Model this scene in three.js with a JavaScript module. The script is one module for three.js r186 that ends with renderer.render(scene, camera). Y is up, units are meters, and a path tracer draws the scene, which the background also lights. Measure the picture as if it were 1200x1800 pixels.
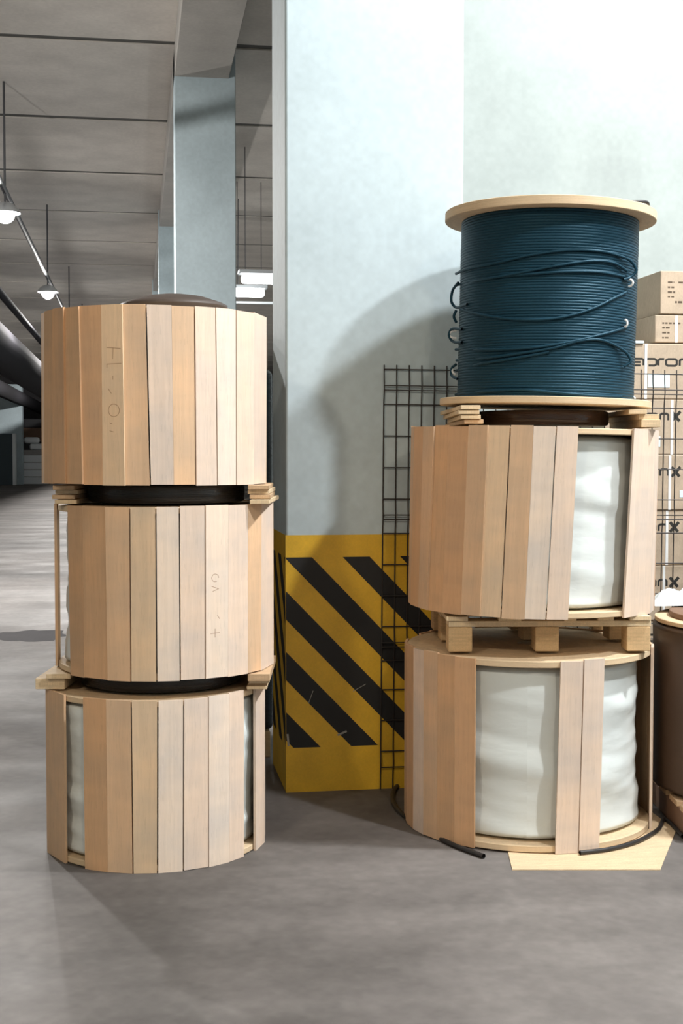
import * as THREE from 'three';
import { RoundedBoxGeometry } from 'three/addons/geometries/RoundedBoxGeometry.js';
import { mergeGeometries, toCreasedNormals } from 'three/addons/utils/BufferGeometryUtils.js';

// ------------------------------------------------------------------ camera, lamps, exposure
const scene = new THREE.Scene();
const F = 2300, EYE = 1.35, YAW = 8.87 * Math.PI / 180, PITCH = Math.atan(100 / F);
const camera = new THREE.PerspectiveCamera(2 * Math.atan(900 / F) * 180 / Math.PI, 1200 / 1800, 0.05, 300);
const FW = new THREE.Vector3(Math.sin(YAW), 0, -Math.cos(YAW));            // horizontal view direction
const RT = new THREE.Vector3(Math.cos(YAW), 0, Math.sin(YAW));
const DIR = FW.clone().multiplyScalar(Math.cos(PITCH)).add(new THREE.Vector3(0, -Math.sin(PITCH), 0));
camera.position.set(0, EYE, 0);
camera.lookAt(camera.position.clone().add(DIR));
const renderer = new THREE.WebGLRenderer({ antialias: true });
renderer.toneMapping = THREE.LinearToneMapping;
renderer.toneMappingExposure = 1.1;
renderer.shadowMap.enabled = true;
scene.background = new THREE.Color(0x000000);
const KEY_LAMPS = [{ lateral: 3.2, height: 5.5, depth: 3.95, intensity: 88, color: [0.97, 0.99, 1.0] }, { lateral: 3.3, height: 5.4, depth: 1.4, intensity: 62, color: [0.97, 0.99, 1.0] }];
const AISLE_FILL_INTENSITY = 95;
const ROW_INTENSITY = 60, ROW_COLOR = [1.0, 0.97, 0.93];
const FILL_INTENSITY = 21, FILL_COLOR = [1.0, 0.83, 0.62];
const TUBE_INTENSITY = 4;
const CEILING = 6.0, LAMP_H = 4.4;

// ------------------------------------------------------------------ pixel to point helpers (photo frame 1200 x 1800)
const UPV = new THREE.Vector3().crossVectors(RT, DIR).normalize();
function ray(px, py) { return DIR.clone().multiplyScalar(F).addScaledVector(RT, px - 600).addScaledVector(UPV, 900 - py); }
function along(d, t) { return camera.position.clone().addScaledVector(d, t); }
function atDepth(px, py, D) { const d = ray(px, py); return along(d, D / d.dot(FW)); }
function onLevel(px, py, h = 0) { const d = ray(px, py); return along(d, (h - EYE) / d.y); }
function onPlaneZ(px, py, z) { const d = ray(px, py); return along(d, z / d.z); }
function cam(lateral, h, D) { return FW.clone().multiplyScalar(D).addScaledVector(RT, lateral).setY(h); }
function rayCylinder(px, py, c, r) {                       // front hit on an upright cylinder, else the nearest flank
  const d = ray(px, py), o = camera.position;
  const ox = o.x - c.x, oz = o.z - c.z, A = d.x * d.x + d.z * d.z, B = ox * d.x + oz * d.z, C = ox * ox + oz * oz - r * r;
  const q = B * B - A * C;
  return along(d, (-B - Math.sqrt(Math.max(0, q))) / A);
}

// ------------------------------------------------------------------ random, noise
let seed = 12345;
function rnd() { seed = (seed * 1664525 + 1013904223) >>> 0; return seed / 4294967296; }
function rr(a, b) { return a + (b - a) * rnd(); }
function hash2(x, y, s) { let h = (x * 374761393 + y * 668265263 + s * 982451653) | 0; h = Math.imul(h ^ (h >>> 13), 1274126177); return ((h ^ (h >>> 16)) >>> 0) / 4294967296; }
function vnoise(x, y, s = 0) {
  const xi = Math.floor(x), yi = Math.floor(y), fx = x - xi, fy = y - yi;
  const u = fx * fx * (3 - 2 * fx), v = fy * fy * (3 - 2 * fy);
  const a = hash2(xi, yi, s), b = hash2(xi + 1, yi, s), c = hash2(xi, yi + 1, s), d = hash2(xi + 1, yi + 1, s);
  return a + (b - a) * u + (c - a) * v + (a - b - c + d) * u * v;
}
function fbm(x, y, s = 0, o = 4) { let t = 0, a = 0.5, n = 0; for (let i = 0; i < o; i++) { t += a * vnoise(x, y, s + i * 17); n += a; a *= 0.5; x *= 2.03; y *= 2.03; } return t / n; }
function dataTex(n, m, fn, srgb = true) {
  const d = new Uint8Array(n * m * 4);
  for (let j = 0; j < m; j++) for (let i = 0; i < n; i++) {
    const c = fn(i / n, j / m), k = 4 * (j * n + i);
    d[k] = Math.max(0, Math.min(255, c[0] * 255)); d[k + 1] = Math.max(0, Math.min(255, c[1] * 255)); d[k + 2] = Math.max(0, Math.min(255, c[2] * 255)); d[k + 3] = 255;
  }
  const t = new THREE.DataTexture(d, n, m);
  t.wrapS = t.wrapT = THREE.MirroredRepeatWrapping; t.magFilter = THREE.LinearFilter; t.minFilter = THREE.LinearMipmapLinearFilter; t.generateMipmaps = true;
  if (srgb) t.colorSpace = THREE.SRGBColorSpace;
  t.needsUpdate = true; return t;
}
function scaled(t, w, h = w) { const c = t.clone(); c.repeat.set(1 / w, 1 / h); c.needsUpdate = true; return c; }

// ------------------------------------------------------------------ materials
const woodTex = dataTex(1024, 1024, (u, v) => {            // rotary-cut birch veneer, 1 m across, grain along v
  const warp = 0.03 * fbm(u * 6, v * 3, 3);
  const fine = fbm((u + warp) * 190, v * 7, 11, 3), mid = fbm((u + warp) * 26, v * 2.2, 21, 3), blot = fbm(u * 9, v * 9, 31, 4), cross = fbm(u * 5, v * 34, 41, 3);
  const pore = fbm(u * 420, v * 26, 51, 2) > 0.74 ? -0.05 : 0;
  const k = 0.93 + 0.05 * (fine - 0.5) + 0.05 * (mid - 0.5) + 0.11 * (blot - 0.5) + 0.03 * (cross - 0.5) + pore * 0.6;
  const w = (blot - 0.5) * 0.07;
  return [k + w * 0.3, k - w * 0.4, k - w * 1.3];
});
const roughSawn = dataTex(512, 512, (u, v) => {            // end grain and rough boards
  const k = 0.9 + 0.12 * (fbm(u * 150, v * 150, 5, 3) - 0.5) + 0.12 * (fbm(u * 8, v * 50, 8, 4) - 0.5);
  return [k, k * 0.985, k * 0.96];
});
const grainBump = dataTex(512, 512, (u, v) => { const k = fbm(u * 120, v * 5, 61, 3); return [k, k, k]; }, false);
const mottled = dataTex(512, 512, (u, v) => { const k = 0.9 + 0.12 * (fbm(u * 6, v * 6, 71, 5) - 0.5) + 0.05 * (fbm(u * 90, v * 90, 72, 2) - 0.5); return [k, k, k]; });
const fibre = dataTex(512, 512, (u, v) => { const k = 0.9 + 0.1 * (fbm(u * 160, v * 40, 81, 3) - 0.5) + 0.1 * (fbm(u * 5, v * 5, 82, 3) - 0.5); return [k, k, k]; });
const film = dataTex(512, 512, (u, v) => { const k = Math.abs(fbm(u * 5, v * 14, 91, 4) - 0.5) * 2; return [k, k, k]; }, false);
function lin(r, g, b) { return new THREE.Color().setRGB(r, g, b); }
function std(o) { return new THREE.MeshStandardMaterial(o); }
const slatTints = [[0.77, 0.52, 0.325], [0.80, 0.59, 0.39], [0.72, 0.445, 0.25], [0.82, 0.655, 0.53], [0.85, 0.715, 0.60], [0.69, 0.42, 0.235]];  // paler tints go mostly to lamp-facing slats, lit tone put into the colour
const slatMats = slatTints.map(c => std({ color: lin(...c), map: woodTex, roughness: 0.62, bumpMap: grainBump, bumpScale: 0.0003 }));
const M = {
  plyEdge: std({ color: lin(0.84, 0.66, 0.45), map: scaled(roughSawn, 0.4), roughness: 0.7 }),
  plank: std({ color: lin(0.85, 0.68, 0.46), map: scaled(roughSawn, 0.35), roughness: 0.75 }),
  plankDark: std({ color: lin(0.66, 0.47, 0.3), map: scaled(roughSawn, 0.35), roughness: 0.75 }),
  pallet: std({ color: lin(0.86, 0.70, 0.48), map: scaled(roughSawn, 0.5), roughness: 0.8 }),
  palletBlock: std({ color: lin(0.78, 0.56, 0.32), map: scaled(roughSawn, 0.3), roughness: 0.85 }),
  wrap: new THREE.MeshPhysicalMaterial({ color: lin(0.74, 0.79, 0.78), roughness: 0.34, clearcoat: 0.6, clearcoatRoughness: 0.16, bumpMap: scaled(film, 0.5), bumpScale: 0.0006 }),
  blackFilm: new THREE.MeshPhysicalMaterial({ color: lin(0.012, 0.015, 0.02), roughness: 0.3, clearcoat: 0.5, clearcoatRoughness: 0.2, bumpMap: scaled(film, 0.3), bumpScale: 0.004 }),
  brownFilm: new THREE.MeshPhysicalMaterial({ color: lin(0.075, 0.04, 0.028), roughness: 0.28, clearcoat: 0.7, clearcoatRoughness: 0.12, bumpMap: scaled(film, 0.3), bumpScale: 0.006 }),
  lid: std({ color: lin(0.085, 0.062, 0.05), map: scaled(mottled, 0.4), roughness: 0.55 }),
  cable: new THREE.MeshPhysicalMaterial({ color: lin(0.006, 0.03, 0.05), roughness: 0.5, specularIntensity: 0.8, specularColor: lin(0.45, 0.8, 1.0) }),
  floorCable: std({ color: lin(0.02, 0.018, 0.018), roughness: 0.5 }),
  whiteGloss: std({ color: lin(0.85, 0.86, 0.86), roughness: 0.35 }),
  wire: std({ color: lin(0.035, 0.03, 0.028), roughness: 0.5, metalness: 0.3 }),
  carton: std({ color: lin(0.6, 0.475, 0.35), map: scaled(fibre, 0.5), roughness: 0.82 }),
  brownCarton: std({ color: lin(0.5, 0.31, 0.2), map: scaled(fibre, 0.5), roughness: 0.82 }),
  brownSheet: new THREE.MeshPhysicalMaterial({ color: lin(0.085, 0.05, 0.03), map: scaled(mottled, 0.7), roughness: 0.5, clearcoat: 0.15, clearcoatRoughness: 0.4 }),
  brownBoard: std({ color: lin(0.25, 0.14, 0.085), map: scaled(fibre, 0.4), roughness: 0.6 }),
  whiteFilm: new THREE.MeshPhysicalMaterial({ color: lin(0.62, 0.67, 0.69), roughness: 0.3, clearcoat: 0.5, clearcoatRoughness: 0.2, side: THREE.DoubleSide }),
  paper: std({ color: lin(0.72, 0.85, 0.9), roughness: 0.6 }),
  wallPaint: std({ color: lin(0.60, 0.72, 0.77), map: scaled(mottled, 2.2), roughness: 0.7 }),
  farPaint: std({ color: lin(0.60, 0.72, 0.77), map: scaled(mottled, 2.6), roughness: 0.75 }),
  yellow: std({ color: lin(0.88, 0.53, 0.03), map: scaled(mottled, 0.5), roughness: 0.5 }),
  black: std({ color: lin(0.011, 0.011, 0.012), map: scaled(mottled, 0.3), roughness: 0.65 }),
  ceiling: std({ color: lin(0.78, 0.72, 0.65), map: scaled(mottled, 3.0), roughness: 0.9 }),
  beam: std({ color: lin(0.50, 0.47, 0.43), map: scaled(mottled, 2.0), roughness: 0.9 }),
  pipe: std({ color: lin(0.06, 0.06, 0.065), roughness: 0.6, metalness: 0.2 }),
  duct: new THREE.MeshPhysicalMaterial({ color: lin(0.03, 0.029, 0.034), roughness: 0.95, specularIntensity: 0.3 }),
  wallGrey: std({ color: lin(0.46, 0.51, 0.49), map: scaled(mottled, 2.4), roughness: 0.8 }),
  joint: std({ color: lin(0.1, 0.095, 0.085), roughness: 0.95 }),
  farWall: std({ color: lin(0.2, 0.19, 0.2), map: scaled(mottled, 5), roughness: 0.9 }),
  scuff: std({ color: lin(0.3, 0.29, 0.26), roughness: 0.8 }),
  lampMetal: std({ color: lin(0.6, 0.62, 0.64), roughness: 0.35, metalness: 0.7 }),
  bulb: std({ color: lin(1, 1, 1), emissive: lin(1, 1, 1), emissiveIntensity: 10 }),
  tube: std({ color: lin(1, 1, 1), emissive: lin(0.94, 1, 1), emissiveIntensity: 6 }),
  teal: std({ color: lin(0.035, 0.06, 0.075), roughness: 0.5 }),
  whitePaint: std({ color: lin(0.82, 0.85, 0.87), roughness: 0.5 }),
  darkGoods: std({ color: lin(0.03, 0.03, 0.035), roughness: 0.6 }),
  greyBoard: std({ color: lin(0.35, 0.33, 0.32), roughness: 0.7 }),
};
const concreteTex = dataTex(1024, 1024, (u, v) => {        // 5 m of trowelled concrete
  const big = fbm(u * 4, v * 4, 101, 5), fine = fbm(u * 160, v * 160, 102, 3), sm = fbm(u * 22, v * 22, 103, 4), streak = fbm(u * 3, v * 30, 104, 4);
  let k = 0.66 + 0.3 * (big - 0.5) + 0.1 * (fine - 0.5) + 0.16 * (sm - 0.5) + 0.12 * (streak - 0.5);
  return [k * 1.0, k * 0.975, k * 0.965];
});
const concreteRough = dataTex(512, 512, (u, v) => { const k = 0.5 + 0.32 * fbm(u * 7, v * 7, 111, 4); return [k, k, k]; }, false);
M.floor = new THREE.MeshPhysicalMaterial({ specularIntensity: 0.5, color: lin(0.335, 0.325, 0.315), map: scaled(concreteTex, 5), roughnessMap: scaled(concreteRough, 4), roughness: 1 });
M.stain = std({ color: lin(0.035, 0.03, 0.034), map: scaled(mottled, 0.7), roughness: 0.9 });

// ------------------------------------------------------------------ building helpers
const taken = {};
function numbered(n) { if (!(n in taken)) { taken[n] = 0; return n; } taken[n]++; return n + '_' + String(taken[n]).padStart(3, '0'); }
function mesh(name, geo, mat, parent, label) {
  const m = new THREE.Mesh(geo, mat); m.name = name; m.castShadow = m.receiveShadow = true;
  if (label) m.userData.label = label;
  if (parent) parent.add(m);
  return m;
}
function thing(name, label, category, pos = [0, 0, 0], turn = 0, group) {
  const g = new THREE.Group(); g.name = numbered(name); scene.add(g);
  g.position.set(...(pos.toArray ? pos.toArray() : pos)); g.rotation.y = turn;
  g.userData = { label, category }; if (group) g.userData.group = group;
  return g;
}
function solid(name, geo, mat, label, category, pos = [0, 0, 0], turn = 0, group) {
  const m = mesh(numbered(name), geo, mat, scene); m.position.set(...(pos.toArray ? pos.toArray() : pos)); m.rotation.y = turn;
  m.userData = { label, category }; if (group) m.userData.group = group;
  return m;
}
function structure(name, label) { const g = new THREE.Group(); g.name = name; g.userData = { kind: 'structure' }; if (label) g.userData.label = label; scene.add(g); return g; }
function metricUV(g) {                                     // uv in metres from the dominant normal
  const n = g.toNonIndexed ? (g.index ? g.toNonIndexed() : g) : g; n.computeVertexNormals;
  const p = n.attributes.position, nr = n.attributes.normal, uv = new Float32Array(p.count * 2);
  for (let i = 0; i < p.count; i++) {
    const x = Math.abs(nr.getX(i)), y = Math.abs(nr.getY(i)), z = Math.abs(nr.getZ(i));
    if (y > x && y > z) { uv[2 * i] = p.getX(i); uv[2 * i + 1] = p.getZ(i); } else if (x > z) { uv[2 * i] = p.getZ(i); uv[2 * i + 1] = p.getY(i); } else { uv[2 * i] = p.getX(i); uv[2 * i + 1] = p.getY(i); }
  }
  n.setAttribute('uv', new THREE.BufferAttribute(uv, 2)); return n;
}
function bx(w, h, d, x = 0, y = 0, z = 0) { const g = new THREE.BoxGeometry(w, h, d); g.translate(x, y, z); return metricUV(g); }
function rbx(w, h, d, r = 0.003, x = 0, y = 0, z = 0) { const g = new RoundedBoxGeometry(w, h, d, 1, r); g.translate(x, y, z); return metricUV(g); }
function lathe(pts, seg = 64) { return new THREE.LatheGeometry(pts.map(p => new THREE.Vector2(p[0], p[1])), seg); }
function tube(pts, r, seg = 40, radial = 8, closed = false) { return new THREE.TubeGeometry(new THREE.CatmullRomCurve3(pts, closed), seg, r, radial, closed); }
function hexa(c, uo = 0, vo = 0) {                         // eight corners: 0-3 bottom (inner-left, inner-right, outer-right, outer-left), 4-7 the same on top
  const q = [[3, 2, 6, 7], [1, 0, 4, 5], [0, 3, 7, 4], [2, 1, 5, 6], [7, 6, 5, 4], [0, 1, 2, 3]];
  const pos = [], uv = [], idx = [], nor = [];
  for (const f of q) {
    const [a, b, cc, d] = f.map(i => c[i]), w = a.distanceTo(b), h = a.distanceTo(d), k = pos.length / 3;
    const n = new THREE.Vector3().crossVectors(b.clone().sub(a), d.clone().sub(a)).normalize();
    for (const v of [a, b, cc, d]) { pos.push(v.x, v.y, v.z); nor.push(n.x, n.y, n.z); }
    uv.push(uo, vo, uo + w, vo, uo + w, vo + h, uo, vo + h); idx.push(k, k + 1, k + 2, k, k + 2, k + 3);
  }
  const g = new THREE.BufferGeometry();
  g.setAttribute('position', new THREE.Float32BufferAttribute(pos, 3)); g.setAttribute('normal', new THREE.Float32BufferAttribute(nor, 3)); g.setAttribute('uv', new THREE.Float32BufferAttribute(uv, 2)); g.setIndex(idx);
  return g;
}
function prism(poly, depth, z = 0) { const g = new THREE.ExtrudeGeometry(new THREE.Shape(poly.map(p => new THREE.Vector2(p[0], p[1]))), { depth, bevelEnabled: false }); g.translate(0, 0, z); return g; }

// ------------------------------------------------------------------ setting: floor, ceiling, pillars, walls
const floorObj = structure('floor');
mesh('floor_slab', bx(60, 0.2, 110, 0, -0.1, -42), M.floor, floorObj);
{ // dark oily mark on the concrete left of the stacks
  const c = onLevel(52, 1117), pts = [];
  for (let i = 0; i < 28; i++) { const a = i / 28 * 2 * Math.PI, k = 0.75 + 0.5 * vnoise(i * 0.7, 3, 7); pts.push([Math.cos(a) * 0.27 * k, Math.sin(a) * 0.34 * k]); }
  const g = prism(pts, 0.0008); g.rotateX(-Math.PI / 2); const s = mesh('floor_stain', g, M.stain, floorObj); s.position.set(c.x, 0, c.z);
}
const colLeft = onLevel(503, 1393), ZC = colLeft.z;         // front face of the striped pillar
const X0 = colLeft.x, X1 = onPlaneZ(815, 360, ZC).x, PW = X1 - X0, PD = 0.5;
const hAt = (py) => onPlaneZ(590, py, ZC).y;
const ceil = structure('ceiling');
{
  mesh('ceiling_deck', bx(60, 0.3, 110, 0, CEILING + 0.25, -42), M.ceiling, ceil);
  const s0 = onLevel(170, 373, CEILING).z, s1 = onLevel(170, 498, CEILING).z, st = (s0 - s1) / 3;
  const g = rbx(22, 0.1, st - 0.17, 0.006), g2 = rbx(10, 0.1, st - 0.17, 0.006);
  const js = bx(32, 0.08, 0.16);
  for (let i = -9; i < 24; i++) mesh('joint_strip', js, M.joint, ceil).position.set(X0 - 6, CEILING + 0.062, s0 - st * i);
  for (let i = -9; i < 24; i++) for (const side of [0, 1]) { const p = mesh('ceiling_panel', side ? g2 : g, M.ceiling, ceil); p.position.set(side ? X0 + 0.3 + 5 : X0 + 0.2 - 11.3, CEILING + 0.055 + (hash2(i, 5, side) - 0.5) * 0.01, s0 - st * (i + 0.5)); }
}
function pillar(name, label, x, z, w, d) {
  const g = structure(name, label); g.position.set(x, 0, z);
  mesh('shaft', rbx(w, CEILING - 0.02, d, 0.012, w / 2, (CEILING - 0.02) / 2, -d / 2), name === 'pillar_1' ? M.wallPaint : M.farPaint, g);
  return g;
}
const P1 = pillar('pillar_1', 'pale blue pillar with yellow and black striped base', X0, ZC, PW, PD);
{
  const t = 0.0016, hy = hAt(940), hs = hAt(979), hb = hAt(1312);
  mesh('yellow_band', bx(PW + 0.003, hy, t, PW / 2, hy / 2, t / 2), M.yellow, P1, 'yellow painted base of the pillar');
  mesh('yellow_band', bx(t, hy, PD, -t / 2, hy / 2, -PD / 2), M.yellow, P1, 'yellow painted side of the base');
  // black 45 degree stripes, clipped to the striped field
  const px = p => onPlaneZ(p, 980, ZC).x - X0, slope = 1.04, x0 = 0, x1 = px(788), period = px(602) - px(500), w = px(548) - px(500);
  for (let k = -4; k < 4; k++) {
    const a = px(500) + k * period;                         // left end of the stripe on the top line
    let poly = [[a, hs], [a + w, hs], [a + w + (hs - hb) / slope, hb], [a + (hs - hb) / slope, hb]];
    const clip = (P, side, lim) => { const out = []; for (let i = 0; i < P.length; i++) { const A = P[i], B = P[(i + 1) % P.length], ia = side * (A[0] - lim) >= 0, ib = side * (B[0] - lim) >= 0; if (ia) out.push(A); if (ia !== ib) { const s = (lim - A[0]) / (B[0] - A[0]); out.push([lim, A[1] + s * (B[1] - A[1])]); } } return out; };
    poly = clip(clip(poly, 1, x0), -1, x1);
    if (poly.length > 2) mesh('black_stripe', prism(poly, 0.0008, t), M.black, P1);
    let side = [[a, hs], [a + w, hs], [a + w + (hs - hb) / slope, hb], [a + (hs - hb) / slope, hb]]; side = clip(clip(side, 1, 0.01), -1, PD - 0.01);   // the same stripes around the corner
    if (side.length > 2) { const sg = prism(side, 0.0008, t); sg.translate(-PD, 0, 0); sg.rotateY(-Math.PI / 2); mesh('black_stripe', sg, M.black, P1); }
  }
  const sc = (a, b, wd) => { const A = onPlaneZ(a[0], a[1], ZC), B = onPlaneZ(b[0], b[1], ZC), d = B.clone().sub(A), n = new THREE.Vector3(-d.y, d.x, 0).normalize().multiplyScalar(wd / 2); const q = [A.clone().add(n), A.clone().sub(n), B.clone().sub(n), B.clone().add(n)].map(v => [v.x - X0, v.y]); mesh('scuff_mark', prism(q, 0.0004, t + 0.0008), M.scuff, P1); };
  sc([593, 1292], [609, 1285], 0.008); sc([620, 1215], [643, 1202], 0.0022); sc([542, 1236], [550, 1214], 0.0025); sc([505, 1290], [507, 1311], 0.008);
}
// pillars farther along the row, the beam on top of them
const fz = atDepth(308, 430, 15.1); const farW = atDepth(416, 430, 15.1).x - fz.x;
pillar('pillar_2', 'pale grey pillar far behind the wooden drums', fz.x, fz.z, farW, 0.55);
pillar('pillar_3', 'farther grey pillar of the same row', fz.x - 0.02, fz.z - 9.9, farW, 0.55);
pillar('pillar_4', undefined, fz.x - 0.02, fz.z - 19.8, farW, 0.55);
const beamObj = structure('trim_1', 'concrete beam along the pillar row');
mesh('beam', rbx(0.62, 0.34, 80, 0.01, 0, 0, 0), M.beam, beamObj); beamObj.position.set(fz.x + 0.31, CEILING - 0.17, ZC - PD - 42.5);
// partition wall right of the striped pillar
const wallR = structure('wall_right'); const ZW = ZC - 1.25;
mesh('wall_panel', bx(9, CEILING, 0.15, X0 + 0.25 + 4.5, CEILING / 2, ZW - 0.075), M.wallGrey, wallR);
const wallB = structure('wall_back'); mesh('wall_panel', bx(60, CEILING, 0.3, 0, CEILING / 2, -80), M.farWall, wallB);
const wallL = structure('wall_left'); mesh('wall_panel', bx(0.3, CEILING, 110, -14, CEILING / 2, -42), M.farPaint, wallL);
const wallF = structure('wall_front'); mesh('wall_panel', bx(60, CEILING, 0.3, 0, CEILING / 2, 9), M.farPaint, wallF);
const wallE = structure('wall_side'); mesh('wall_panel', bx(0.3, CEILING, 110, 9, CEILING / 2, -42), M.farPaint, wallE);

// ------------------------------------------------------------------ lamps
function globeLamp(pos, intensity, color, label, k = 1) {          // k scales shade and globe
  const g = thing('ceiling_lamp', label, 'lamp', pos, 0, 'globe ceiling lamps');
  mesh('shade', lathe([[0.0, 0.12], [0.05, 0.115], [0.1, 0.095], [0.17, 0.03], [0.19, -0.018], [0.186, -0.02], [0.166, 0.026], [0.098, 0.089], [0.05, 0.106], [0.0, 0.11]].map(p => [p[0] * k, p[1] * k]), 36), M.lampMetal, g);
  mesh('globe', new THREE.SphereGeometry(0.12 * k, 24, 16).translate(0, -0.03 * k, 0), M.bulb, g, 'glaring white globe');
  mesh('stem', new THREE.CylinderGeometry(0.014, 0.014, CEILING - pos.y - 0.08, 10).translate(0, 0.11 + (CEILING - pos.y - 0.08) / 2, 0), M.pipe, g);
  const l = new THREE.PointLight(lin(...color), intensity); l.castShadow = true; l.shadow.radius = 5.5 * k; l.position.set(0, -0.03 * k, 0); g.add(l);
  return g;
}
KEY_LAMPS.forEach((k, i) => globeLamp(cam(k.lateral, k.height, k.depth), k.intensity, k.color, ['globe ceiling lamp above the right cable drums', 'globe ceiling lamp in the open area nearest the right cable drums'][i], 1.5));
const la = onLevel(9, 372, LAMP_H), lb = onLevel(84, 512, LAMP_H), dz = lb.z - la.z;
for (let k = 0; k < 6; k++) {
  const p = new THREE.Vector3(la.x + (lb.x - la.x) * k, LAMP_H, la.z + dz * k);
  globeLamp(p, ROW_INTENSITY, ROW_COLOR, ['large glaring globe lamp at the near end of the dark conduit', 'second glaring globe lamp along the dark conduit', 'third globe lamp along the dark conduit', 'fourth globe lamp along the dark conduit', 'fifth globe lamp along the dark conduit', 'globe lamp at the far end of the dark conduit'][k]);
}
globeLamp(cam(-2.3, LAMP_H, -1.0), FILL_INTENSITY, FILL_COLOR, 'added warm fill lamp, out of view before the left stack', 1.8);  // added fill lamp behind the viewer, lifts the unlit slats
globeLamp(cam(1.5, LAMP_H, -2.6), FILL_INTENSITY, FILL_COLOR, 'added warm fill lamp, out of view before the right stack', 1.8);  // second added fill lamp, also behind the viewer
globeLamp(new THREE.Vector3(-3.0, LAMP_H, -12.0), AISLE_FILL_INTENSITY, ROW_COLOR, 'added fill lamp in the aisle, out of view, brightening the grey pillar');  // added outside the lamp row to brighten the far pillar
{ // pipe that carries the lamps
  const a = new THREE.Vector3(la.x - (lb.x - la.x) * 1.2, LAMP_H + 0.26, la.z - dz * 1.2), b = new THREE.Vector3(la.x + (lb.x - la.x) * 6, LAMP_H + 0.26, la.z + dz * 6);
  solid('conduit_pipe', tube([a, b], 0.035, 2, 10), M.pipe, 'dark conduit pipe carrying the row of ceiling lamps', 'pipe');
  const line = (px, py, h, r, mat, label, nm) => { const s = onLevel(px, py, h); const A = new THREE.Vector3(s.x, h, s.z + 4), B = new THREE.Vector3(s.x, h, -79); return solid(nm, tube([A, B], r, 2, 12), mat, label, 'duct'); };
  line(-8, 505, 3.75, 0.06, M.duct, 'thin grey service pipe below the ceiling at far left', 'service_pipe');
  line(-150, 500, 3.45, 0.42, M.duct, 'wide dark ventilation duct along the far left aisle', 'ventilation_duct');
  line(-60, 560, 3.5, 0.3, M.duct, 'dark round duct nearest the lamp row', 'ventilation_duct');
  line(-420, 480, 3.9, 0.3, M.duct, 'dark duct beside the left wall', 'ventilation_duct');
}
{ // fluorescent battens seen between the pillars
  const mk = (x0, x1, y, D, label) => {
    const A = atDepth(x0, y, D), B = atDepth(x1, y, D), w = B.x - A.x;
    const g = thing('fluorescent_light', label, 'lamp', [(A.x + B.x) / 2, A.y, A.z], 0, 'fluorescent lights beyond the pillars');
    mesh('housing', rbx(w + 0.1, 0.06, 0.26, 0.01, 0, 0.1, 0), M.lampMetal, g);
    mesh('diffuser', rbx(w, 0.13, 0.22, 0.04, 0, 0, 0), M.tube, g);
    const hang = CEILING + 0.03 - A.y - 0.13; for (const s of [-1, 1]) mesh('hanger', bx(0.012, hang, 0.012, s * w * 0.4, 0.13 + hang / 2, 0), M.pipe, g);
    const l = new THREE.PointLight(lin(0.94, 1, 1), TUBE_INTENSITY); l.position.set(0, -0.14, 0.0); l.castShadow = true; l.shadow.radius = 4; g.add(l);
  };
  mk(424, 494, 490, 20, 'bright wide fluorescent light beside the striped pillar'); mk(412, 465, 514.5, 22.5, 'shorter fluorescent light below the bright one');
  const A = atDepth(414, 532, 24), B = atDepth(520, 532, 24);
  const tr = thing('cable_tray', 'thin white cable tray under the fluorescent lights', 'cable tray', [(A.x + B.x) / 2, A.y, A.z]); mesh('tray', rbx(B.x - A.x, 0.045, 0.12, 0.01), M.whitePaint, tr); for (const s of [-1, 1]) { const hg = CEILING + 0.03 - A.y; mesh('hanger', bx(0.012, hg, 0.012, s * (B.x - A.x) * 0.45, hg / 2, 0), M.pipe, tr); }
}

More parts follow.
